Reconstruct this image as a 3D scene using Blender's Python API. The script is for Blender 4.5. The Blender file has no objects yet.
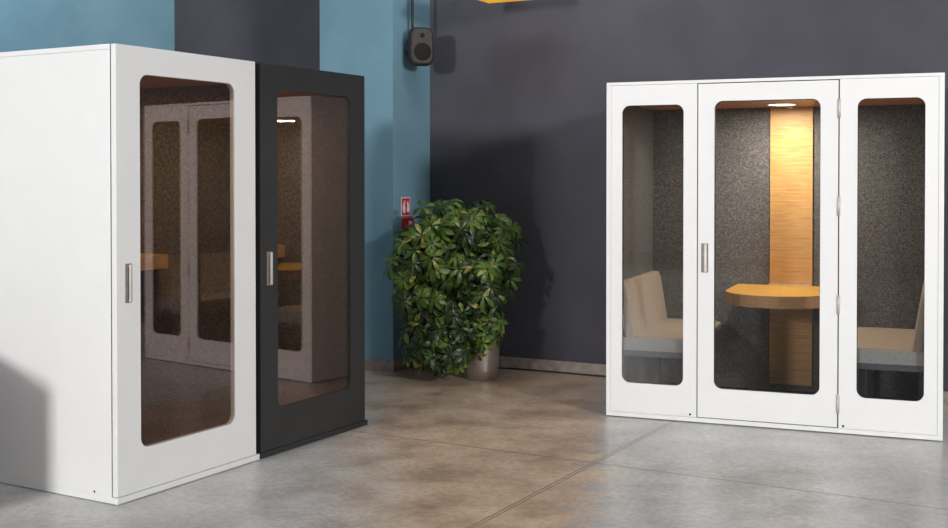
import bpy, bmesh, math, random
from mathutils import Vector, Matrix
random.seed(7)
S = bpy.context.scene
COL = S.collection
PI = math.pi
R = math.radians

# ------------------------------------------------------------------ view
S.view_settings.view_transform = 'Standard'
S.view_settings.look = 'None'
S.view_settings.exposure = 0.0
S.view_settings.gamma = 1.0
S.view_settings.use_curve_mapping = False

# ------------------------------------------------------------------ materials
def srgb(r, g, b):
    def c(v):
        v /= 255.0
        return v / 12.92 if v <= 0.04045 else ((v + 0.055) / 1.055) ** 2.4
    return (c(r), c(g), c(b), 1.0)

def newmat(name):
    m = bpy.data.materials.new(name)
    m.use_nodes = True
    nt = m.node_tree
    return m, nt, nt.nodes['Principled BSDF']

def noise(nt, scale, detail=4, rough=.55, stretch=None, space='Object', rot=0):
    tc = nt.nodes.new('ShaderNodeTexCoord')
    mp = nt.nodes.new('ShaderNodeMapping')
    if stretch:
        mp.inputs['Scale'].default_value = stretch
    mp.inputs['Rotation'].default_value = (0, 0, rot)
    nz = nt.nodes.new('ShaderNodeTexNoise')
    nz.inputs['Scale'].default_value = scale
    nz.inputs['Detail'].default_value = detail
    nz.inputs['Roughness'].default_value = rough
    nt.links.new(tc.outputs[space], mp.inputs['Vector'])
    nt.links.new(mp.outputs['Vector'], nz.inputs['Vector'])
    return nz

def ramp(nt, src, stops):
    r = nt.nodes.new('ShaderNodeValToRGB')
    els = r.color_ramp.elements
    while len(els) < len(stops):
        els.new(.5)
    for e, (p, c) in zip(els, stops):
        e.position = p
        e.color = c
    nt.links.new(src, r.inputs['Fac'])
    return r

def bump(nt, bs, src, strength, dist=.01):
    b = nt.nodes.new('ShaderNodeBump')
    b.inputs['Strength'].default_value = strength
    b.inputs['Distance'].default_value = dist
    nt.links.new(src, b.inputs['Height'])
    nt.links.new(b.outputs['Normal'], bs.inputs['Normal'])

def paint(name, c1, c2, rough, scale=6, bstr=0.0, bscale=120, spec=.5, metal=0.0, lo=.35, hi=.65):
    m, nt, bs = newmat(name)
    nz = noise(nt, scale)
    r = ramp(nt, nz.outputs['Fac'], [(lo, c1), (hi, c2)])
    nt.links.new(r.outputs['Color'], bs.inputs['Base Color'])
    bs.inputs['Roughness'].default_value = rough
    bs.inputs['Specular IOR Level'].default_value = spec
    bs.inputs['Metallic'].default_value = metal
    if bstr:
        nb = noise(nt, bscale, 3)
        bump(nt, bs, nb.outputs['Fac'], bstr, .004)
    return m

def felt(name, dark, mid, light):
    m, nt, bs = newmat(name)
    a = noise(nt, 240, 2, .7)
    a2_ = noise(nt, 95, 3, .6)
    av = nt.nodes.new('ShaderNodeMath')
    av.operation = 'MULTIPLY_ADD'
    av.inputs[1].default_value = .45
    sc_ = nt.nodes.new('ShaderNodeMath')
    sc_.operation = 'MULTIPLY'
    sc_.inputs[1].default_value = .55
    nt.links.new(a.outputs['Fac'], sc_.inputs[0])
    nt.links.new(a2_.outputs['Fac'], av.inputs[0])
    nt.links.new(sc_.outputs[0], av.inputs[2])
    r = ramp(nt, av.outputs[0], [(.34, dark), (.5, mid), (.66, light)])
    nt.links.new(r.outputs['Color'], bs.inputs['Base Color'])
    bs.inputs['Roughness'].default_value = .95
    bs.inputs['Specular IOR Level'].default_value = .1
    bump(nt, bs, a.outputs['Fac'], .5, .004)
    return m

def wood(name, c1, c2, c3, stretch, rough=.45):
    m, nt, bs = newmat(name)
    n = noise(nt, 9, 6, .65, stretch)
    r = ramp(nt, n.outputs['Fac'], [(.28, c1), (.5, c2), (.72, c3)])
    nt.links.new(r.outputs['Color'], bs.inputs['Base Color'])
    bs.inputs['Roughness'].default_value = rough
    bs.inputs['Specular IOR Level'].default_value = .35
    bump(nt, bs, n.outputs['Fac'], .12, .003)
    return m

def glass(name, tint, refl, ior):
    m = bpy.data.materials.new(name)
    m.use_nodes = True
    nt = m.node_tree
    nt.nodes.clear()
    out = nt.nodes.new('ShaderNodeOutputMaterial')
    mix = nt.nodes.new('ShaderNodeMixShader')
    tr = nt.nodes.new('ShaderNodeBsdfTransparent')
    gl = nt.nodes.new('ShaderNodeBsdfGlossy')
    fr = nt.nodes.new('ShaderNodeFresnel')
    tr.inputs['Color'].default_value = tint
    gl.inputs['Color'].default_value = refl
    gl.inputs['Roughness'].default_value = 0.0
    geo = nt.nodes.new('ShaderNodeNewGeometry')
    # same fresnel on both faces of the pane
    ml = nt.nodes.new('ShaderNodeMix')
    ml.data_type = 'FLOAT'
    ml.inputs['A'].default_value = ior
    ml.inputs['B'].default_value = 1.0 / ior
    fr.inputs['IOR'].default_value = ior
    inv = nt.nodes.new('ShaderNodeMath')
    inv.operation = 'DIVIDE'
    nt.links.new(geo.outputs['Backfacing'], ml.inputs['Factor'])
    # the Fresnel node inverts its IOR on back faces; hand it the inverse there
    nt.links.new(ml.outputs['Result'], fr.inputs['IOR'])
    nt.nodes.remove(inv)
    nt.links.new(fr.outputs['Fac'], mix.inputs['Fac'])
    nt.links.new(tr.outputs['BSDF'], mix.inputs[1])
    nt.links.new(gl.outputs['BSDF'], mix.inputs[2])
    nt.links.new(mix.outputs['Shader'], out.inputs['Surface'])
    return m

def emit(name, col, strength):
    m, nt, bs = newmat(name)
    bs.inputs['Base Color'].default_value = (.9, .9, .9, 1)
    bs.inputs['Emission Color'].default_value = col
    bs.inputs['Emission Strength'].default_value = strength
    return m

M = {}
M['white'] = paint('white_laminate', srgb(228, 228, 228), srgb(230, 230, 230), .42, 5, .03, 300, .35)
M['charcoal'] = paint('charcoal_laminate', srgb(46, 46, 47), srgb(50, 50, 50), .5, 5, .03, 300, .3)
M['felt'] = felt('grey_felt', srgb(52, 50, 50), srgb(98, 95, 93), srgb(150, 146, 142))
M['felt_dark'] = felt('dark_felt', srgb(56, 51, 46), srgb(100, 92, 84), srgb(150, 139, 126))
M['carpet'] = felt('booth_carpet', srgb(14, 13, 13), srgb(22, 21, 21), srgb(30, 29, 29))
M['oak_panel'] = wood('oak_panel', srgb(176, 126, 74), srgb(206, 158, 98), srgb(222, 180, 122), (.55, 1, 9))
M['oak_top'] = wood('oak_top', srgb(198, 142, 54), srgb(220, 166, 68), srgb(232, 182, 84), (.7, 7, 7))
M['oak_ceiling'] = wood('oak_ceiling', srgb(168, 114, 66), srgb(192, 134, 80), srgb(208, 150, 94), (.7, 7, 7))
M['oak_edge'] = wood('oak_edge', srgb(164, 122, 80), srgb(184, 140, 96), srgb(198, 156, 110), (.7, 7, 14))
M['steel'] = paint('brushed_steel', srgb(196, 190, 186), srgb(208, 203, 199), .4, 30, 0, 1, .5, .35)
M['pot_steel'] = paint('pot_steel', srgb(196, 188, 182), srgb(208, 200, 194), .36, 12, .02, 200, .5, .85)
M['handle_well'] = paint('handle_well', srgb(128, 122, 117), srgb(140, 134, 128), .45, 30, 0, 1, .5, .3)
M['rubber'] = paint('black_rubber', srgb(22, 22, 22), srgb(28, 28, 28), .7)
M['glass_clear'] = glass('clear_glass', (.79, .795, .80, 1), (1, 1, 1, 1), 1.36)
M['glass_tint'] = glass('bronze_glass', (.85, .80, .75, 1), (1, .86, .86, 1), 1.74)
M['beige'] = paint('beige_upholstery', srgb(166, 149, 129), srgb(180, 162, 141), .85, 60, .25, 500, .2)
M['grey_cloth'] = paint('grey_upholstery', srgb(168, 165, 158), srgb(182, 178, 172), .9, 60, .25, 500, .2)
M['bench_rail'] = paint('bench_rail', srgb(82, 86, 94), srgb(92, 96, 104), .5)
M['lamp'] = emit('lamp_diffuser', (1, .90, .72, 1), 14)
M['plastic_white'] = paint('white_plastic', srgb(225, 220, 210), srgb(232, 228, 220), .4)
M['slate'] = paint('slate_wall_paint', srgb(69, 68, 76), srgb(76, 75, 83), .7, 2.2, .25, 220, .3)
M['blue'] = paint('blue_wall_paint', srgb(108, 146, 163), srgb(116, 153, 170), .7, 2.2, .25, 220, .3)
M['skirting'] = paint('skirting_concrete', srgb(138, 126, 120), srgb(164, 152, 145), .7, 18, .1, 150, .3)
M['ceiling'] = paint('ceiling_paint', srgb(180, 180, 182), srgb(190, 190, 192), .9, 3)
M['yellow'] = paint('yellow_panel', srgb(244, 186, 20), srgb(248, 194, 30), .6, 4)
M['yellow_added_glow'] = emit('yellow_added_glow', (.86, .44, .02, 1), .8)  # emission stands in for light falling on the yellow panel
M['yellow_added_glow'].node_tree.nodes['Principled BSDF'].inputs['Base Color'].default_value = (.5, .25, .01, 1)
M['speaker'] = paint('speaker_shell', srgb(40, 36, 35), srgb(46, 42, 40), .55, 40, .1, 300, .4)
M['grille'] = felt('speaker_grille', srgb(38, 34, 33), srgb(42, 38, 37), srgb(47, 43, 41))
M['black'] = paint('black_plastic', srgb(24, 23, 24), srgb(30, 29, 30), .5)
M['red'] = paint('signal_red', srgb(196, 30, 36), srgb(202, 34, 40), .45)
M['sign_white'] = paint('sign_white', srgb(232, 230, 228), srgb(238, 236, 234), .5)
M['soil'] = paint('potting_soil', srgb(40, 30, 24), srgb(62, 48, 38), .95, 60, .6, 80)
M['stem'] = paint('plant_stem', srgb(78, 70, 48), srgb(98, 90, 60), .8, 40)
M['wood_dark'] = wood('cabinet_wood', srgb(70, 52, 40), srgb(88, 66, 50), srgb(104, 80, 60), (.7, 7, 7))

def leafmat(name, c1, c2, c3, scale):
    m, nt, bs = newmat(name)
    n = noise(nt, scale, 2)
    r = ramp(nt, n.outputs['Fac'], [(.3, c1), (.5, c2), (.68, c3)])
    nt.links.new(r.outputs['Color'], bs.inputs['Base Color'])
    bs.inputs['Roughness'].default_value = .38
    bs.inputs['Specular IOR Level'].default_value = .45
    return m
M['leaf_a'] = leafmat('leaf_deep_green', srgb(28, 43, 20), srgb(40, 58, 26), srgb(56, 76, 34), 9)
M['leaf_b'] = leafmat('leaf_mid_green', srgb(54, 80, 26), srgb(76, 104, 34), srgb(102, 126, 46), 9)
M['leaf_c'] = leafmat('leaf_variegated', srgb(64, 86, 32), srgb(128, 132, 62), srgb(176, 168, 100), 26)

# floor: polished concrete, grey with a warm brown bay between the booths, two saw-cut joints
def floor_material():
    m, nt, bs = newmat('polished_concrete')
    N = nt.nodes.new
    L = nt.links.new
    tc = N('ShaderNodeTexCoord')
    sep = N('ShaderNodeSeparateXYZ')
    L(tc.outputs['Object'], sep.inputs[0])
    def math_(op, a, b=None, c=None):
        n = N('ShaderNodeMath')
        n.operation = op
        for i, v in enumerate((a, b, c)):
            if v is None:
                continue
            if isinstance(v, (int, float)):
                n.inputs[i].default_value = v
            else:
                L(v, n.inputs[i])
        return n.outputs[0]
    X, Y = sep.outputs['X'], sep.outputs['Y']
    big = noise(nt, .9, 5, .6)
    mid = noise(nt, 3.2, 6, .65)
    fine = noise(nt, 28, 5, .7)
    wob = math_('MULTIPLY', math_('SUBTRACT', mid.outputs['Fac'], .5), .75)
    def halfplane(p, q, soft):                      # 1 on the left of p->q
        dx, dy = q[0] - p[0], q[1] - p[1]
        l = math.hypot(dx, dy)
        nx, ny = -dy / l, dx / l
        d = math_('ADD', math_('MULTIPLY', X, nx), math_('MULTIPLY', Y, ny))
        d = math_('SUBTRACT', d, p[0] * nx + p[1] * ny)
        d = math_('ADD', d, wob)
        n = N('ShaderNodeMapRange')
        n.interpolation_type = 'SMOOTHSTEP'
        n.inputs['From Min'].default_value = -soft
        n.inputs['From Max'].default_value = soft
        L(d, n.inputs['Value'])
        return n.outputs['Result']
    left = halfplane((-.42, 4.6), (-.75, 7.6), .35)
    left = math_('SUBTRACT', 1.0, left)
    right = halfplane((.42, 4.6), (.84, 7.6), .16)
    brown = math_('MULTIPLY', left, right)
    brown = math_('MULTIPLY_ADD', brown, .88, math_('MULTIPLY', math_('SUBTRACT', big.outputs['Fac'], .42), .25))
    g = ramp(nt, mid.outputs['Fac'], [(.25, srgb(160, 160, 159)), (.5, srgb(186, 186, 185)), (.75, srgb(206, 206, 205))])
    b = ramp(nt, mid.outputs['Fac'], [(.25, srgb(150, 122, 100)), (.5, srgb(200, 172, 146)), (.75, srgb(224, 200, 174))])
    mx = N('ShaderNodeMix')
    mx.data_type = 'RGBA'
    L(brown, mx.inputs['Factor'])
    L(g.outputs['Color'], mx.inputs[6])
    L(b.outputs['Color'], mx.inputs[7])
    fr = ramp(nt, fine.outputs['Fac'], [(.3, (.62, .61, .60, 1)), (.6, (1, 1, 1, 1))])
    mu = N('ShaderNodeMix')
    mu.data_type = 'RGBA'
    mu.blend_type = 'MULTIPLY'
    mu.inputs['Factor'].default_value = .8
    L(mx.outputs[2], mu.inputs[6])
    L(fr.outputs['Color'], mu.inputs[7])
    def joint(p, d, w, off=0.0):
        nx, ny = -d[1], d[0]
        s = math_('ADD', math_('MULTIPLY', X, nx), math_('MULTIPLY', Y, ny))
        s = math_('SUBTRACT', s, p[0] * nx + p[1] * ny + off)
        s = math_('ADD', s, math_('MULTIPLY', math_('SUBTRACT', fine.outputs['Fac'], .5), .008))
        s = math_('ABSOLUTE', s)
        n = N('ShaderNodeMapRange')
        n.inputs['From Min'].default_value = w
        n.inputs['From Max'].default_value = w * .45
        L(s, n.inputs['Value'])
        return n.outputs['Result']
    da = (.4945, .8692)
    j = math_('MAXIMUM', joint((.658, 6.348), da, .007, .011), joint((.658, 6.348), da, .007, -.011))
    j = math_('MAXIMUM', j, joint((.658, 6.348), (da[1], -da[0]), .009))
    jm = math_('MULTIPLY', j, math_('MULTIPLY_ADD', mid.outputs['Fac'], .9, .12))
    mj = N('ShaderNodeMix')
    mj.data_type = 'RGBA'
    L(jm, mj.inputs['Factor'])
    L(mu.outputs[2], mj.inputs[6])
    mj.inputs[7].default_value = srgb(84, 72, 64)
    L(mj.outputs[2], bs.inputs['Base Color'])
    rr = N('ShaderNodeMapRange')
    rr.inputs['To Min'].default_value = .22
    rr.inputs['To Max'].default_value = .42
    L(mid.outputs['Fac'], rr.inputs['Value'])
    L(rr.outputs['Result'], bs.inputs['Roughness'])
    bs.inputs['Specular IOR Level'].default_value = .45
    hh = math_('SUBTRACT', math_('MULTIPLY', fine.outputs['Fac'], .15), j)
    bump(nt, bs, hh, .25, .004)
    return m
M['floor'] = floor_material()

# ------------------------------------------------------------------ mesh helpers
def bm_box(bm, x0, x1, y0, y1, z0, z1, bev=0.0, seg=2, mi=0):
    t = bmesh.new()
    bmesh.ops.create_cube(t, size=1.0)
    for v in t.verts:
        v.co = Vector((x0 + (v.co.x + .5) * (x1 - x0), y0 + (v.co.y + .5) * (y1 - y0), z0 + (v.co.z + .5) * (z1 - z0)))
    if bev:
        bmesh.ops.bevel(t, geom=list(t.edges), offset=bev, segments=seg, profile=.5, affect='EDGES')
    merge(bm, t, mi)

def merge(bm, t, mi=0, mat=None):
    if mat is not None:
        t.transform(mat)
    vm = {}
    for v in t.verts:
        vm[v] = bm.verts.new(v.co)
    for f in t.faces:
        try:
            nf = bm.faces.new([vm[v] for v in f.verts])
            nf.material_index = f.material_index if mi is None else mi
            nf.smooth = f.smooth
        except ValueError:
            pass
    t.free()

def rr_loop(x0, x1, z0, z1, r, n=8):
    pts = []
    for cx, cz, a0 in ((x1 - r, z1 - r, 0), (x0 + r, z1 - r, 90), (x0 + r, z0 + r, 180), (x1 - r, z0 + r, 270)):
        for i in range(n + 1):
            a = R(a0 + 90 * i / n)
            pts.append((cx + r * math.cos(a), cz + r * math.sin(a)))
    return pts

def bm_frame(bm, outer, hole, y0, y1, r, ro=.002):
    """flat panel (u,z) with a rounded window cut in it, from depth y0 to y1"""
    t = bmesh.new()
    lo = [t.verts.new((x, y0, z)) for x, z in rr_loop(*outer, ro, 2)]
    li = [t.verts.new((x, y0, z)) for x, z in rr_loop(*hole, r, 10)]
    ed = []
    for lp in (lo, li):
        for i in range(len(lp)):
            ed.append(t.edges.new((lp[i], lp[(i + 1) % len(lp)])))
    bmesh.ops.triangle_fill(t, edges=ed, use_beauty=True)
    ex = bmesh.ops.extrude_face_region(t, geom=list(t.faces))
    for g in ex['geom']:
        if isinstance(g, bmesh.types.BMVert):
            g.co.y = y1
    bmesh.ops.recalc_face_normals(t, faces=t.faces)
    merge(bm, t)

def bm_slab(bm, loop, y0, y1, axis='y', mi=0):
    """prism of a closed 2-D outline; axis y: (x,z) outline, axis z: (x,y) outline, axis x: (y,z)"""
    t = bmesh.new()
    def P(a, b, c):
        return {'y': (a, c, b), 'z': (a, b, c), 'x': (c, a, b)}[axis]
    A = [t.verts.new(P(a, b, y0)) for a, b in loop]
    B = [t.verts.new(P(a, b, y1)) for a, b in loop]
    n = len(loop)
    t.faces.new(A)
    t.faces.new(list(reversed(B)))
    for i in range(n):
        t.faces.new((A[i], B[i], B[(i + 1) % n], A[(i + 1) % n]))
    bmesh.ops.recalc_face_normals(t, faces=t.faces)
    merge(bm, t, mi)

def bm_tube(bm, pts, rads, seg=8, cap=True, mi=0, smooth=True):
    pts = [Vector(p) for p in pts]
    if not isinstance(rads, (list, tuple)):
        rads = [rads] * len(pts)
    rings = []
    up = Vector((0, 0, 1))
    for i, p in enumerate(pts):
        d = (pts[min(i + 1, len(pts) - 1)] - pts[max(i - 1, 0)]).normalized()
        a = d.cross(up if abs(d.z) < .95 else Vector((1, 0, 0))).normalized()
        b = d.cross(a)
        rings.append([bm.verts.new(p + rads[i] * (math.cos(2 * PI * k / seg) * a + math.sin(2 * PI * k / seg) * b)) for k in range(seg)])
    for i in range(len(rings) - 1):
        for k in range(seg):
            f = bm.faces.new((rings[i][k], rings[i][(k + 1) % seg], rings[i + 1][(k + 1) % seg], rings[i + 1][k]))
            f.smooth = smooth
            f.material_index = mi
    if cap:
        for rg in (rings[0], list(reversed(rings[-1]))):
            f = bm.faces.new(rg)
            f.material_index = mi

def bm_lathe(bm, prof, seg=40, mi=0):
    rings = []
    for r, z in prof:
        rings.append([bm.verts.new((r * math.cos(2 * PI * k / seg), r * math.sin(2 * PI * k / seg), z)) for k in range(seg)] if r > 1e-6 else [bm.verts.new((0, 0, z))])
    for i in range(len(rings) - 1):
        a, b = rings[i], rings[i + 1]
        for k in range(seg):
            k2 = (k + 1) % seg
            if len(a) == 1 and len(b) == 1:
                continue
            if len(a) == 1:
                f = bm.faces.new((a[0], b[k2], b[k]))
            elif len(b) == 1:
                f = bm.faces.new((a[k], a[k2], b[0]))
            else:
                f = bm.faces.new((a[k], a[k2], b[k2], b[k]))
            f.smooth = True
            f.material_index = mi

def obj(name, bm, mats, parent=None, loc=None, rotz=None, recalc=True):
    if recalc:
        bmesh.ops.recalc_face_normals(bm, faces=bm.faces)
    me = bpy.data.meshes.new(name)
    bm.to_mesh(me)
    bm.free()
    for m in (mats if isinstance(mats, (list, tuple)) else [mats]):
        me.materials.append(M[m])
    o = bpy.data.objects.new(name, me)
    COL.objects.link(o)
    if parent is not None:
        o.parent = parent
    if loc is not None:
        o.location = loc
    if rotz is not None:
        o.rotation_euler = (0, 0, rotz)
    return o

def box(name, dims, mat, parent=None, bev=.0, seg=2):
    bm = bmesh.new()
    bm_box(bm, *dims, bev, seg)
    return obj(name, bm, mat, parent)

def thing(name, label, cat, loc=(0, 0, 0), rotz=0, group=None):
    o = bpy.data.objects.new(name, None)
    o.empty_display_size = .1
    COL.objects.link(o)
    o.location = loc
    o.rotation_euler = (0, 0, rotz)
    tag(o, label, cat, group)
    return o

def tag(o, label, cat, group=None):
    o['label'] = label
    o['category'] = cat
    if group:
        o['group'] = group
    return o

def struct(o):
    o['kind'] = 'structure'
    return o

# ------------------------------------------------------------------ frames of reference (x right, y away, z up)
A = Vector((-1.6981, 5.5144))                     # front left corner of the white single booth
a1 = .5173
d1 = Vector((math.sin(a1), math.cos(a1)))         # along the single booths' fronts
n1 = Vector((math.cos(a1), -math.sin(a1)))        # out of their fronts
D = Vector((.86567, 7.599))                       # front left corner of the double booth
a2 = -.37455
AW = R(-27.5)                                     # direction of the back wall
dw = Vector((math.cos(AW), math.sin(AW)))
nw = Vector((-dw.y, dw.x))                        # into the wall
W0 = Vector((1.02, 9.12))
def wl(s, t):                                     # wall coordinates -> floor point
    p = W0 + s * dw + t * nw
    return (p.x, p.y)

# ------------------------------------------------------------------ room shell
box('floor', (-9, 9, -6.5, 14.5, -.1, 0), 'floor')
struct(bpy.data.objects['floor'])
struct(box('ceiling', (-9, 9, -6.5, 14.5, 4.3, 4.4), 'ceiling'))

def wall_block(name, s0, s1, t0, t1, z0, z1, mat):
    bm = bmesh.new()
    bm_slab(bm, [wl(s0, t0), wl(s1, t0), wl(s1, t1), wl(s0, t1)], z0, z1, 'z')
    return struct(obj(name, bm, mat))
wall_block('wall_back', -9.3, 8.5, 0, .15, 0, 4.3, 'slate')
SP = -1.57                                        # where the near pillar's side meets the wall
PT = .60
wall_block('pillar_1', SP - .707, SP, -PT, 0, 0, 4.3, 'blue')
wall_block('pillar_2', -7.4, -4.38, -1.25, 0, 0, 4.3, 'blue')
wall_block('baseboard_back', SP, 8.5, -.014, 0, 0, .095, 'skirting')
bm = bmesh.new()
bm_slab(bm, [wl(SP - .707, -PT - .014), wl(SP + .014, -PT - .014), wl(SP + .014, -.014), wl(SP, -.014), wl(SP, -PT), wl(SP - .707, -PT)], 0, .095, 'z')
struct(obj('baseboard_pillar', bm, 'skirting'))

# ------------------------------------------------------------------ booths
def handle(parent, u, z0, z1, w, front=0.0):
    bm = bmesh.new()
    bm_box(bm, u - w * .5, u + w * .5, front - .004, front + .002, z0, z1, .0015)
    h = obj('handle', bm, 'handle_well', parent)
    bm = bmesh.new()
    bm_box(bm, u - w * .06, u + w * .36, front - .016, front - .008, z0 + .004, z1 - .004, .003)
    for z in (z0 + .012, z1 - .012):
        bm_box(bm, u, u + w * .30, front - .010, front - .002, z - .006, z + .006)
    g = obj('grip', bm, 'steel', h)
    g['label'] = 'brushed steel grip bar'
    return h

def feet(parent, w, dp):
    for x in (.06, w - .06):
        for y in (.06, dp - .06):
            bm = bmesh.new()
            bm_lathe(bm, [(0, 0), (.02, 0), (.02, .012), (0, .012)], 16)
            obj('foot', bm, 'rubber', parent, (x, y, 0))

def single_booth(name, label, loc, w, mat, hole, hu, hw, mfelt):
    b = thing(name, label, 'phone booth', loc, PI / 2 - a1)
    dp, H = 1.0, 2.2
    feet(b, w, dp)
    box('base', (0, w + .03, 0, dp, .003, .034), mat, b, .002)
    box('side_panel', (0, .026, .040, dp, .034, H - .026), mat, b, .0015)
    box('side_panel', (w - .026, w, .040, dp, .034, H - .026), mat, b, .0015)
    box('back_panel', (.026, w - .026, dp - .03, dp, .034, H - .026), mat, b)
    box('roof', (0, w, .040, dp, H - .025, H), mat, b, .0015)
    for x0, x1 in ((.026, .075), (w - .075, w - .026)):
        box('wall_lining', (x0, x1, .046, dp - .03, .034, H - .03), mfelt, b)['label'] = 'dark felt wall lining'
    box('wall_lining', (.075, w - .075, dp - .07, dp - .03, .034, H - .03), mfelt, b)['label'] = 'dark felt wall lining'
    box('booth_ceiling', (.075, w - .075, .04, dp - .07, 2.076, 2.1), 'oak_ceiling', b)['label'] = 'oak ceiling board'
    box('booth_floor', (.075, w - .075, .04, dp - .07, .034, .044), 'carpet', b)['label'] = 'dark carpet'
    bm = bmesh.new()
    bm_box(bm, .075, w - .075, .575, dp - .07, 1.048, 1.126, .003)
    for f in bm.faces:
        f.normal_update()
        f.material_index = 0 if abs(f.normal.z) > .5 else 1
    obj('desk', bm, ['oak_top', 'oak_edge'], b)['label'] = 'built-in oak desk'
    bm = bmesh.new()
    bm_lathe(bm, [(0, -.008), (.05, -.008), (.06, -.004), (.06, 0)], 28)
    obj('ceiling_lamp', bm, 'lamp', b, (.32, .62, 2.076))
    l = bpy.data.lights.new('booth_lamp', 'AREA')
    l.shape = 'DISK'
    l.size = .12
    l.energy = 4
    l.color = (1, .86, .66)
    lo_ = bpy.data.objects.new('booth_lamp', l)
    COL.objects.link(lo_)
    lo_.parent = b
    lo_.location = (.32, .62, 2.06)
    bm = bmesh.new()
    bm_frame(bm, (.002, w - .002, .038, H - .001), hole, 0, .032, .052)
    d = obj('door', bm, mat, b)
    box('glass_pane', (hole[0] - .004, hole[1] + .004, .006, .014, hole[2] - .004, hole[3] + .004), 'glass_tint', d)['label'] = 'bronze tinted glass pane'
    handle(d, hu, .961, 1.150, hw)
    bm = bmesh.new()
    t = bmesh.new()
    bm_lathe(t, [(0, 0), (.006, 0), (.005, .002), (0, .0022)], 12)
    merge(bm, t, 0, Matrix.Translation((-.0005, .154, .048)) @ Matrix.Rotation(-PI / 2, 4, 'Y'))
    obj('screw', bm, 'rubber', b)
    return b

wb = single_booth('phone_booth', 'white single phone booth with tinted glass door and white side', (A.x, A.y, 0), 1.006, 'white',
                  (.153, .836, .242, 2.066), .074, .040, 'felt_dark')
P2 = A + 1.042 * d1
db = single_booth('phone_booth', 'charcoal single phone booth standing behind the white single booth', (P2.x, P2.y, 0), 1.006, 'charcoal',
                  (.153, .850, .262, 2.06), .078, .042, 'felt_dark')

def gasket(h, parent):
    bm = bmesh.new()
    lo = rr_loop(h[0] - .001, h[1] + .001, h[2] - .001, h[3] + .001, .052, 10)
    li = rr_loop(h[0] + .003, h[1] - .003, h[2] + .003, h[3] - .003, .050, 10)
    ls = [[bm.verts.new((x, y, z)) for x, z in lp] for lp, y in ((lo, .0115), (li, .0115), (li, .0345), (lo, .0345))]
    m = len(lo)
    for a in range(4):
        A_, B_ = ls[a], ls[(a + 1) % 4]
        for k in range(m):
            bm.faces.new((A_[k], A_[(k + 1) % m], B_[(k + 1) % m], B_[k]))
    obj('gasket', bm, 'rubber', parent)['label'] = 'black rubber gasket'

# double booth
W2, DP2, H2 = 2.047, 1.18, 2.182
mb = thing('meeting_booth', 'wide white two-person meeting booth with oak table and three glass panes', 'meeting booth', (D.x, D.y, 0), a2)
feet(mb, W2, DP2)
box('base', (0, W2, 0, DP2, .006, .034), 'white', mb, .002)
box('side_panel', (0, .03, 0, DP2, .0345, H2 - .0205), 'white', mb, .001)
box('side_panel', (W2 - .03, W2, 0, DP2, .0345, H2 - .0205), 'white', mb, .001)
box('back_panel', (.03, W2 - .03, DP2 - .03, DP2, .034, H2 - .02), 'white', mb)
box('roof', (0, W2, 0, DP2, H2 - .02, H2), 'white', mb, .0015)
BV = DP2 - .05
for dims in ((.03, .055, .034, DP2 - .03, .034, H2 - .02), (W2 - .055, W2 - .03, .034, DP2 - .03, .034, H2 - .02), (.055, W2 - .055, BV, DP2 - .03, .034, H2 - .02)):
    box('wall_lining', dims, 'felt', mb)['label'] = 'grey felt wall lining'
box('booth_ceiling', (.055, W2 - .055, .036, BV, 2.063, 2.085), 'oak_ceiling', mb)['label'] = 'oak ceiling board'
box('booth_floor', (.055, W2 - .055, .036, BV, .034, .042), 'carpet', mb)['label'] = 'dark carpet'
for o, h in (((.0315, .5915, .0360, H2 - .0215), (.104, .505, .229, 2.030)), ((1.4565, W2 - .0315, .0360, H2 - .0215), (1.560, 1.942, .229, 2.040))):
    bm = bmesh.new()
    bm_frame(bm, o, h, .001, .034, .052)
    p = obj('front_panel', bm, 'white', mb)
    box('glass_pane', (h[0] - .004, h[1] + .004, .005, .011, h[2] - .004, h[3] + .004), 'glass_clear', p)['label'] = 'clear glass pane'
    gasket(h, p)
bm = bmesh.new()
h = (.700, 1.345, .227, 2.046)
bm_frame(bm, (.5985, 1.4490, .0400, 2.1560), h, -.001, .034, .052)
dr = obj('door', bm, 'white', mb)
box('glass_pane', (h[0] - .004, h[1] + .004, .005, .011, h[2] - .004, h[3] + .004), 'glass_clear', dr)['label'] = 'clear glass pane'
gasket(h, dr)
handle(dr, .642, .962, 1.146, .044, -.001)
# dark seals behind the gaps of the door
for dims in ((.5920, .5980, .008, .030, .0365, 2.156), (1.4495, 1.4560, .008, .030, .0365, 2.156), (.5920, 1.4560, .008, .030, 2.1565, 2.1608), (.599, 1.4485, .008, .030, .0345, .0395)):
    box('door_seal', dims, 'rubber', mb)
for z in (1.985, 1.392, .790, .184):
    bm = bmesh.new()
    bm_tube(bm, [(1.4528, -.0045, z - .058), (1.4528, -.0045, z + .058)], .0075, 12)
    bm_box(bm, 1.443, 1.463, -.0025, .0005, z - .055, z + .055)
    for k in (-.02, .02):
        bm_tube(bm, [(1.4528, -.0045, z + k - .001), (1.4528, -.0045, z + k + .001)], .0083, 12)
    obj('hinge', bm, 'steel', dr)
for u, z in ((.551, .052), (1.484, .050)):
    bm = bmesh.new()
    t = bmesh.new()
    bm_lathe(t, [(0, 0), (.0075, 0), (.006, .002), (0, .0022)], 14)
    merge(bm, t, 0, Matrix.Translation((u, .0012, z)) @ Matrix.Rotation(PI / 2, 4, 'X'))
    obj('screw', bm, 'rubber', mb)
ck = box('back_column', (.905, 1.199, BV - .022, BV, .090, 2.062), 'oak_panel', mb, .002)
ck['label'] = 'upright oak board on the felt wall'
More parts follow.
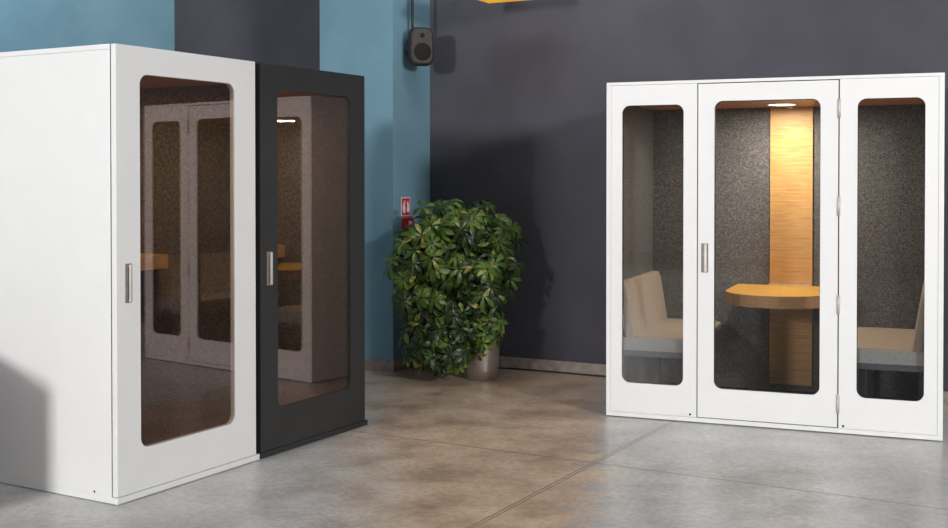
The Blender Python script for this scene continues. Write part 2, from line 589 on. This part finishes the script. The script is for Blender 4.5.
# table: straight sides, bowed front
TZ0, TZ1 = .719, .798
lp = [(1.36, BV - .0225), (.68, BV - .0225)]
for i in range(25):
    t_ = PI * i / 24
    lp.append((1.02 - .34 * math.cos(t_), .60 - .33 * max(0, math.sin(t_))))
bm = bmesh.new()
bm_slab(bm, lp, TZ0, TZ1, 'z')
bmesh.ops.bevel(bm, geom=[e for e in bm.edges if abs(e.verts[0].co.z - e.verts[1].co.z) < 1e-5], offset=.003, segments=2, profile=.5, affect='EDGES')
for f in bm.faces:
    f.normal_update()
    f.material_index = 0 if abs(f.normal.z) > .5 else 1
tb = obj('table', bm, ['oak_top', 'oak_edge'], mb)
tb['label'] = 'built-in oak table with bowed front'
box('trim_strip', (.900, 1.190, BV - .034, BV - .0225, TZ1, TZ1 + .008), 'steel', mb, .001)['label'] = 'thin metal strip where the table meets the board'
# lamp
bm = bmesh.new()
bm_lathe(bm, [(.105, .0), (.105, -.006), (.094, -.010), (.094, -.004)], 40)
lmp = obj('ceiling_lamp', bm, 'plastic_white', mb, (1.035, .69, 2.063))
bm = bmesh.new()
bm_lathe(bm, [(0, -.012), (.06, -.011), (.093, -.006), (.093, -.003), (0, -.003)], 40)
obj('glow_face', bm, 'lamp', lmp)
bm = bmesh.new()
bm_lathe(bm, [(.024, 0), (.024, -.006), (.018, -.014), (0, -.018)], 20)
obj('sensor', bm, 'plastic_white', mb, (1.05, 1.02, 2.063))

def booth_point(u, v, z=0):
    p = D + u * Vector((math.cos(a2), math.sin(a2))) + v * Vector((-math.sin(a2), math.cos(a2)))
    return (p.x, p.y, z)

# benches (local: x from the wall out, y along the bench, z up); flip mirrors x
def bench(label, loc, flip):
    s = -1 if flip else 1
    b = thing('bench', label, 'bench', loc, a2, 'upholstered benches in the meeting booth')
    V0, V1 = -.005, 1.055
    def prof(points):
        return [(s * x, z) for x, z in points]
    # seat pad: front corners rounded in plan, soft upper edges
    plan = [(.06, V0 + .012)]
    for cx, cy, a0, rr in ((.455, V0 + .012 + .05, -90, .05), (.413, V1 - .11, 0, .11)):
        for i in range(9):
            a = R(a0 + 90 * i / 8)
            plan.append((cx + (.05 if rr == .05 else rr) * math.cos(a) + (.018 if rr == .05 else 0), cy + rr * math.sin(a)))
    plan.append((.06, V1))
    bm = bmesh.new()
    bm_slab(bm, prof(plan), .393, .484, 'z')
    bmesh.ops.bevel(bm, geom=[e for e in bm.edges if all(v.co.z > .483 for v in e.verts)], offset=.012, segments=4, profile=.5, affect='EDGES')
    for f in bm.faces:
        f.normal_update()
        f.smooth = abs(f.normal.z) < .98
    obj('seat', bm, 'beige', b)
    # grey end panels of the seat box
    for y0, y1 in ((V0, V0 + .014),):
        bm = bmesh.new()
        end = [(.03, .393), (.472, .393), (.480, .402), (.480, .466), (.472, .474), (.03, .474)]
        bm_slab(bm, prof(end), y0, y1, 'y')
        e = obj('seat_side', bm, 'grey_cloth', b)
        e['label'] = 'grey cloth seat end'
    # backrest: leaning padded board
    zb, zt = .485, .835
    bm = bmesh.new()
    bm_slab(bm, rr_loop(V0 + .012, V1, .40, zt, .055, 8), 0, .052, 'x')
    bmesh.ops.bevel(bm, geom=[e for e in bm.edges if abs(e.verts[0].co.x - e.verts[1].co.x) < 1e-5], offset=.014, segments=4, profile=.5, affect='EDGES')
    for v in bm.verts:
        v.co.x = s * (v.co.x + .004 + (zt - v.co.z) * .16)
    for f in bm.faces:
        f.smooth = len(f.verts) == 4
    obj('backrest', bm, 'beige', b)
    # rail and legs
    bm = bmesh.new()
    bm_box(bm, min(s * .03, s * .44), max(s * .03, s * .44), V0 + .004, V1 - .01, .354, .3925, .002)
    o = obj('rail', bm, 'bench_rail', b)
    bm = bmesh.new()
    bm_box(bm, min(s * .004, s * .026), max(s * .004, s * .026), V0 + .004, V1 - .01, 0, .40, .002)
    obj('shade_board', bm, 'black', b)['label'] = 'black board added as shade between bench and wall'  # dark sheet stands in for the shade below the seat
    for x in (.06, .40):
        for y in (V0 + .05, V1 - .09):
            bm = bmesh.new()
            bm_box(bm, s * x - .018, s * x + .018, y - .018, y + .018, 0, .354, .002)
            obj('leg', bm, 'black', b)
    return b
bl = bench('beige and grey bench in the meeting booth behind its left pane', booth_point(.057, .05, .0425), False)
br = bench('beige and grey bench in the meeting booth behind its right pane', booth_point(W2 - .057, .05, .0425), True)

# ------------------------------------------------------------------ plant
def plant():
    px, py = .06, 9.03
    t = thing('potted_plant', 'bushy green umbrella plant in a silver metal pot by the dark wall', 'plant', (px, py, 0))
    bm = bmesh.new()
    bm_lathe(bm, [(0, 0), (.112, 0), (.119, .006), (.130, .09), (.139, .19), (.144, .27), (.143, .33), (.137, .375), (.133, .38), (.129, .376), (.134, .33), (.130, .30), (0, .30)], 48)
    obj('pot', bm, 'pot_steel', t)
    bm = bmesh.new()
    bm_lathe(bm, [(.131, .335), (.09, .343), (.04, .352), (0, .355)], 32)
    obj('soil', bm, 'soil', t)
    k = 8.95 / 1162.46
    # lobes of the crown: pixel-free sizes in metres relative to the pot (x, y, z, rx, ry, rz)
    lobes = [(-.36, -.10, 1.14, .22, .22, .20), (-.18, -.06, 1.20, .24, .24, .21), (.02, -.08, 1.20, .22, .24, .19), (.20, -.06, 1.06, .18, .22, .20),
             (.28, -.06, .92, .15, .20, .17), (-.42, -.10, .92, .20, .20, .22), (-.20, -.14, .88, .27, .28, .26), (.05, -.12, .86, .24, .28, .24),
             (.10, -.10, .64, .18, .24, .20), (-.14, -.18, .60, .26, .26, .24), (-.40, -.12, .62, .16, .20, .24), (-.34, -.16, .34, .20, .22, .20),
             (-.17, -.22, .32, .20, .20, .20), (-.02, -.20, .42, .14, .16, .14), (.12, -.12, .48, .12, .18, .12), (-.28, -.20, .20, .17, .18, .10)]
    lobes = [(x - .095 if x > -.3 else x - .075, y, z, rx, ry, rz) for x, y, z, rx, ry, rz in lobes]
    lobes += [(.03, -.22, .42, .13, .10, .10), (-.05, -.24, .34, .12, .10, .10)]
    stems = []
    for i in range(13):
        L = lobes[i % len(lobes)]
        a = 2 * PI * i / 13
        p0 = Vector((.06 * math.cos(a), .06 * math.sin(a), .34))
        p3 = Vector((L[0], L[1], L[2] + (.05 if L[2] > .5 else .03)))
        if L[2] < .5:
            mid = Vector((p3.x * .45, p3.y * .6, .60))
        else:
            mid = Vector((p3.x * .35, p3.y * .4, .34 + (p3.z - .34) * .55))
        pts = []
        for j in range(9):
            u = j / 8
            pts.append((1 - u) ** 2 * p0 + 2 * u * (1 - u) * mid + u * u * p3)
        stems.append(pts)
    # palmate leaves
    lf = bmesh.new()
    pets = [[] for _ in stems]
    rnd = random.Random(11)
    def leaflet(base, d, nrm, ln, wd, mi, droop):
        side = d.cross(nrm).normalized()
        prof = [(0, 0, 0), (.3, .62, .0), (.62, 1.0, -.10), (.86, .70, -.28), (1, 0, -.42)]
        mids, ls, rs = [], [], []
        for tt, ww, dz in prof:
            c = base + d * ln * tt + nrm * (dz * droop * ln)
            mids.append(lf.verts.new(c))
            if 0 < tt < 1:
                off = side * wd * ww * .5
                lift = nrm * (wd * .16 * ww)
                ls.append(lf.verts.new(c + off + lift))
                rs.append(lf.verts.new(c - off + lift))
        fs = [(mids[0], mids[1], ls[0]), (mids[0], rs[0], mids[1])]
        for i in range(2):
            fs.append((mids[i + 1], mids[i + 2], ls[i + 1], ls[i]))
            fs.append((mids[i + 1], rs[i], rs[i + 1], mids[i + 2]))
        fs += [(mids[3], mids[4], ls[2]), (mids[3], rs[2], mids[4])]
        for f in fs:
            ff = lf.faces.new(f)
            ff.material_index = mi
            ff.smooth = True
    pts_all = []
    for (x, y, z, rx, ry, rz) in lobes:
        n = int(3200 * rx * rz) if z > .3 else int(2900 * rx * rz)
        n = int(n * .235)
        for _ in range(n):
            while True:
                v = Vector((rnd.gauss(0, 1), rnd.gauss(0, 1), rnd.gauss(0, 1))).normalized()
                if v.y < .35 or rnd.random() < .35:
                    break
            rad = rnd.uniform(.60, 1.0) if rnd.random() < .8 else rnd.uniform(1.0, 1.16)
            p = Vector((x + v.x * rx * rad, y + v.y * ry * rad, z + v.z * rz * rad))
            if p.z < .10 or (math.hypot(p.x, p.y) < .19 and p.z < .40):
                continue
            wpt = Vector((p.x + px, p.y + py))
            s_ = (wpt - W0).dot(dw)
            t_ = (wpt - W0).dot(nw)
            if t_ > -.15 or (s_ < SP + .16 and t_ > -PT - .16):
                continue
            if p.z > 1.13 and p.x < -.42:
                continue
            pts_all.append((p, v))
    pts_all += [(Vector((-.58, -.12, 1.115)), Vector((-.3, -.8, .3))), (Vector((-.50, -.14, 1.13)), Vector((0, -.8, .4))), (Vector((-.565, -.16, 1.165)), Vector((-.1, -.9, .5))), (Vector((-.455, -.05, 1.335)), Vector((.1, -.5, .6))), (Vector((-.43, -.03, 1.25)), Vector((.2, -.6, .5)))]
    for p, v in pts_all:
        out = (v * .6 + Vector((0, -.62, .36)) + Vector((rnd.gauss(0, .3), rnd.gauss(0, .3), rnd.gauss(0, .25)))).normalized()
        a = out.cross(Vector((rnd.random(), rnd.random(), rnd.random() + .1))).normalized()
        b = out.cross(a)
        nl = rnd.choice((6, 7, 7, 8, 8, 9))
        ln = rnd.uniform(.078, .112)
        droop = rnd.uniform(.7, 1.5)
        r_ = rnd.random()
        base_mi = 0 if r_ < .56 else 1
        if p.z > 1.05 and rnd.random() < .3:
            base_mi = 1
        ph = rnd.random() * 6.28
        for q in range(nl):
            an = ph + 2 * PI * q / nl + rnd.gauss(0, .06)
            d = (a * math.cos(an) + b * math.sin(an) + out * rnd.uniform(-.25, .12)).normalized()
            nrm = (out - d * out.dot(d)).normalized()
            mi = 2 if rnd.random() < .10 else base_mi
            l2 = ln * rnd.uniform(.8, 1.1)
            if (p + d * l2).z < .02 or (p + d * l2 - nrm * .4 * l2).z < .015:
                continue
            leaflet(p + d * .006, d, nrm, l2, l2 * rnd.uniform(.36, .43), mi, droop)
        bi, bp, bd = 0, None, 9
        for si, st in enumerate(stems):
            for pt in st[3:]:
                dd = (pt - p).length
                if dd < bd:
                    bi, bp, bd = si, pt, dd
        pets[bi].append((bp, p, out))
    for si, st in enumerate(stems):
        bm = bmesh.new()
        bm_tube(bm, st, [.011 - .007 * j / 8 for j in range(9)], 7)
        for bp, p, out in pets[si]:
            m = (bp + p) * .5 - out * .02 + Vector((0, 0, -.02))
            if m.z < .03:
                m.z = .03
            bm_tube(bm, [bp, m, p], [.0028, .0024, .002], 4, False)
        obj('stem', bm, 'stem', t, recalc=False)
    o = obj('foliage', lf, ['leaf_a', 'leaf_b', 'leaf_c'], t, recalc=False)
    return t
plant()

# ------------------------------------------------------------------ things on the pillar
CORNER = W0 + SP * dw - PT * nw                   # outer corner of the near pillar
def on_pillar(s, z, off=0.0):
    p = CORNER + s * nw + off * dw
    return (p.x, p.y, z)
RP = AW + PI / 2                                  # local x along nw, local -y out of the pillar side

# fire sign: local x 0..w, z 0..h, facing -y
sg = thing('fire_sign', 'small red and white fire extinguisher sign on the blue pillar above the plant', 'sign', on_pillar(.125, 1.250), RP)
w_, h_ = .140, .152
bm = bmesh.new(); bm_box(bm, 0, w_, -.003, 0, 0, h_); obj('plate', bm, 'sign_white', sg)
bm = bmesh.new(); bm_box(bm, .008, w_ - .008, -.0045, -.003, .008, h_ - .008); obj('field', bm, 'red', sg)['label'] = 'red sign field'
bm = bmesh.new()
bm_slab(bm, rr_loop(.026, .058, .024, .086, .008, 4), -.006, -.0045, 'y')           # extinguisher bottle
bm_slab(bm, [(.036, .088), (.048, .088), (.048, .100), (.060, .104), (.060, .112), (.034, .108)], -.006, -.0045, 'y')
bm_slab(bm, [(.034, .112), (.060, .122), (.058, .130), (.032, .118)], -.006, -.0045, 'y')
bm_slab(bm, [(.034, .104), (.024, .100), (.017, .084), (.017, .050), (.022, .050), (.022, .082), (.028, .096), (.036, .098)], -.006, -.0045, 'y')
obj('extinguisher_symbol', bm, 'sign_white', sg)['label'] = 'white extinguisher symbol'
bm = bmesh.new()
bm_slab(bm, [(.086, .030), (.104, .024), (.120, .034), (.124, .058), (.116, .082), (.122, .110), (.108, .098), (.104, .128), (.094, .106), (.088, .118), (.084, .094), (.092, .078), (.082, .056)], -.006, -.0045, 'y')
obj('flame_symbol', bm, 'sign_white', sg)['label'] = 'white flame symbol'

# red box below the sign
rb = thing('call_point', 'little red box below the fire sign, half hidden by leaves', 'call point', on_pillar(.135, 1.135), RP)
bm = bmesh.new(); bm_box(bm, 0, .125, -.045, 0, 0, .100, .006); obj('housing', bm, 'red', rb)
bm = bmesh.new(); bm_box(bm, .035, .090, -.048, -.045, .03, .075, .001); obj('cover', bm, 'sign_white', rb)

# fire extinguisher standing on the floor at the pillar, behind the leaves
ex = thing('fire_extinguisher', 'red fire extinguisher with black hose on the floor behind the plant', 'fire extinguisher', on_pillar(.27, 0, .12), RP)
bm = bmesh.new(); bm_lathe(bm, [(0, 0), (.086, 0), (.086, .03), (.078, .036), (0, .036)], 28); obj('foot_ring', bm, 'black', ex)
bm = bmesh.new()
bm_lathe(bm, [(0, .036), (.072, .036), (.076, .045), (.076, .46), (.07, .50), (.05, .53), (.022, .545), (.022, .565), (0, .565)], 32)
obj('cylinder_body', bm, 'red', ex)
bm = bmesh.new(); bm_box(bm, -.025, .025, -.0785, -.070, .24, .38, .001); obj('label_plate', bm, 'sign_white', ex)
bm = bmesh.new(); bm_lathe(bm, [(.024, .566), (.026, .60), (0, .61)], 16); bm_box(bm, -.012, .012, -.10, .03, .60, .612, .002); bm_box(bm, -.012, .012, -.11, .03, .632, .645, .002); bm_box(bm, -.010, .010, .012, .03, .60, .645)
obj('valve', bm, 'black', ex)
bm = bmesh.new()
bm_tube(bm, [(-.02, 0, .585), (-.06, -.005, .60), (-.095, -.01, .565), (-.100, -.01, .45), (-.098, -.01, .25), (-.098, -.01, .15)], [.011] * 4 + [.013, .015], 10)
obj('hose', bm, 'black', ex)

# loudspeaker
sp_loc = Vector((-.440, 9.44, 2.620))
face = math.atan2(.30, .95)                       # turned a little to the right
spk = thing('loudspeaker', 'dark wall loudspeaker high on the corner of the blue pillar', 'loudspeaker', sp_loc, face)
bm = bmesh.new()
def spk_loop(sx, sz):
    out = []
    for i in range(48):
        t = 2 * PI * i / 48
        c, s_ = math.cos(t), math.sin(t)
        e = .44
        out.append((sx * (abs(c) ** e) * (1 if c >= 0 else -1), sz * (abs(s_) ** e) * (1 if s_ >= 0 else -1)))
    return out
layers = [(-.088, .080, .132), (-.084, .092, .145), (-.066, .100, .153), (-.02, .103, .156), (.04, .090, .140), (.080, .060, .110), (.084, .05, .10)]
rings = []
for y, sx, sz in layers:
    rings.append([bm.verts.new((x, y, z)) for x, z in spk_loop(sx, sz)])
for i in range(len(rings) - 1):
    for k in range(48):
        bm.faces.new((rings[i][k], rings[i][(k + 1) % 48], rings[i + 1][(k + 1) % 48], rings[i + 1][k])).smooth = True
bm.faces.new(rings[0]); bm.faces.new(list(reversed(rings[-1])))
obj('shell', bm, 'speaker', spk)
bm = bmesh.new()
for cz, r_ in ((-.045, .074), (.085, .020)):
    t = bmesh.new(); bm_lathe(t, [(0, .0), (r_ * .9, .0005), (r_, -.003)], 40)
    merge(bm, t, 0, Matrix.Translation((0, -.090, cz)) @ Matrix.Rotation(PI / 2, 4, 'X'))
obj('driver', bm, 'grille', spk)
bm = bmesh.new()
q = Vector(on_pillar(.235, 2.62, .0)) - sp_loc
q = Matrix.Rotation(-face, 3, 'Z') @ q
bm_tube(bm, [(0, .07, 0), (q.x * .5, .12, 0), tuple(q)], .016, 10)
bm_tube(bm, [(q.x, q.y, -.06), (q.x, q.y, .06)], .014, 8)
obj('bracket', bm, 'black', spk)
bm = bmesh.new()
bm_tube(bm, [(-.045, .045, .128), (-.049, .05, .2), (-.049, .05, 1.68)], .011, 10)
obj('cable', bm, 'black', spk)['label'] = 'black cable rising to the ceiling'

# cord along the skirting
bm = bmesh.new()
pts = []
for s, off in ((-1.15, -.20), (-1.05, -.14), (-.92, -.07), (-.80, -.035), (-.6, -.026), (-.3, -.024), (0, -.026), (.3, -.024), (.7, -.026)):
    x, y = wl(s, off)
    pts.append((x, y, .0065))
sm = []
for i in range(len(pts) - 1):
    p0, p1, p2, p3 = (Vector(pts[max(0, min(len(pts) - 1, i + j))]) for j in (-1, 0, 1, 2))
    for j in range(6):
        t = j / 6
        sm.append(.5 * ((2 * p1) + (-p0 + p2) * t + (2 * p0 - 5 * p1 + 4 * p2 - p3) * t * t + (-p0 + 3 * p1 - 3 * p2 + p3) * t ** 3))
sm.append(Vector(pts[-1]))
bm_tube(bm, sm, .006, 8)
tag(obj('power_cord', bm, 'black'), 'thin black cord lying along the foot of the dark wall', 'cord')

# yellow panel hung from the ceiling, glow added for the light on it
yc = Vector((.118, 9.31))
yp = thing('hanging_panel', 'yellow panel with added glow overhead, cut by the top edge of the view', 'lamp', (yc.x, yc.y, 2.955), AW)
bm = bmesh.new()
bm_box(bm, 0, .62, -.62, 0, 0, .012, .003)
obj('glow_face', bm, 'yellow_added_glow', yp)['label'] = 'yellow underside with glow added'
bm = bmesh.new()
bm_slab(bm, [(0, 0), (.62, 0), (.62, -.62), (0, -.62)], .012, .14, 'z')
for v in bm.verts:
    if v.co.z > .1:
        v.co.x = .31 + (v.co.x - .31) * .7
        v.co.y = -.31 + (v.co.y + .31) * .7
obj('panel_body', bm, 'yellow', yp)
bm = bmesh.new()
bm_tube(bm, [(.31, -.31, .14), (.31, -.31, 1.345)], .006, 8)
obj('cable', bm, 'black', yp)

# low cabinet added left of the white booth, outside the view; its shadow falls on the booth's side
cq = Vector((-2.56, 4.86))
cb = thing('shadow_cabinet', 'low dark wooden cabinet added beside the white booth, seen only by its shadow', 'cabinet', (cq.x, cq.y, 0), R(105))
CW, CD, CH = .85, .40, .84
def cbx(name, x0, x1, y0, y1, z0, z1, mat='wood_dark', par=None):
    return box(name, (x0, x1, y0, y1, z0, z1), mat, par or cb, .003)
cbx('added_cabinet_carcass', 0, CW, 0, CD, .08, CH)
for x in (.05, CW - .05):
    for y in (.05, CD - .05):
        cbx('leg', x - .02, x + .02, y - .02, y + .02, 0, .08, 'black')
for i in range(2):
    dd = cbx('door', .01 + i * CW / 2, CW / 2 - .01 + i * CW / 2, CD, CD + .02, .1, CH - .03)
    kx = CW / 2 + (-.05 if i == 0 else .05)
    cbx('added_cabinet_knob', kx - .01, kx + .01, CD + .02, CD + .045, .55, .57, 'steel', dd)

# ------------------------------------------------------------------ light
def area(name, loc, target, size, power, col=(1, 1, 1), size_y=None):
    l = bpy.data.lights.new(name, 'AREA')
    l.energy = power
    l.color = col
    l.shape = 'RECTANGLE'
    l.size = size
    l.size_y = size_y or size
    o = bpy.data.objects.new(name, l)
    COL.objects.link(o)
    o.location = loc
    dv = Vector(target) - Vector(loc)
    o.rotation_euler = dv.to_track_quat('-Z', 'Y').to_euler()
    return o
def spot(name, loc, target, half, blend, power, col=(1, 1, 1), rad=.35):
    l = bpy.data.lights.new(name, 'SPOT')
    l.energy = power
    l.color = col
    l.spot_size = R(half * 2)
    l.spot_blend = blend
    l.shadow_soft_size = rad
    o = bpy.data.objects.new(name, l)
    COL.objects.link(o)
    o.location = loc
    o.rotation_euler = (Vector(target) - Vector(loc)).to_track_quat('-Z', 'Y').to_euler()
    return o
def aim(loc, az, dist, z):
    return (loc[0] + dist * math.sin(R(az)), loc[1] + dist * math.cos(R(az)), z)
LR = (2.64, -2.9, 3.6)
spot('spot_front', LR, aim(LR, 1.5, 10.3, .95), 16.5, .35, 230, (1, .99, .975))
area('room_light_right', (5.7, -.2, 4.1), (-.6, 7.2, 1.1), 1.0, 660, (1, .99, .975))
area('room_light_left', (-6.5, -2.5, 3.5), (-.6, 9.0, 1.4), .9, 660, (1, .99, .975))
area('wall_light', (.5, 8.0, 4.2), (1.2, 9.6, 2.4), 1.6, 24, (.9, .92, 1.0), .3)
area('wall_light', (-4.9, 9.6, 4.2), (-4.4, 12.0, 2.4), 1.0, 18, (.80, .92, 1.0), .3)
sl = wl(-2.6, -.95)
st = wl(-4.38, -.62)
spot('added_pillar_spot', (sl[0], sl[1], 3.9), (st[0], st[1], 2.75), 32, .5, 75, (1, .99, .95), .15)  # unseen spot added to brighten the far pillar's side
# booth lamp
lm = bpy.data.lights.new('booth_lamp', 'AREA')
lm.shape = 'DISK'
lm.size = .18
lm.energy = 24
lm.color = (1, .92, .80)
lo = bpy.data.objects.new('booth_lamp', lm)
COL.objects.link(lo)
lo.location = booth_point(1.035, .69, 2.046)

w = bpy.data.worlds.new('world')
S.world = w
w.use_nodes = True
bg = w.node_tree.nodes['Background']
bg.inputs['Color'].default_value = (.86, .93, 1.0, 1)
bg.inputs['Strength'].default_value = .25

# ------------------------------------------------------------------ camera
cam = bpy.data.cameras.new('camera')
cam.sensor_width = 36
cam.sensor_fit = 'HORIZONTAL'
cam.lens = 1162.46 / 948 * 36
cam.shift_y = -69.93 / 948
cam.clip_start = .05
co = bpy.data.objects.new('camera', cam)
COL.objects.link(co)
co.location = (0, 0, 1.564)
co.rotation_euler = (PI / 2 - .0143, 0, 0)
S.camera = co
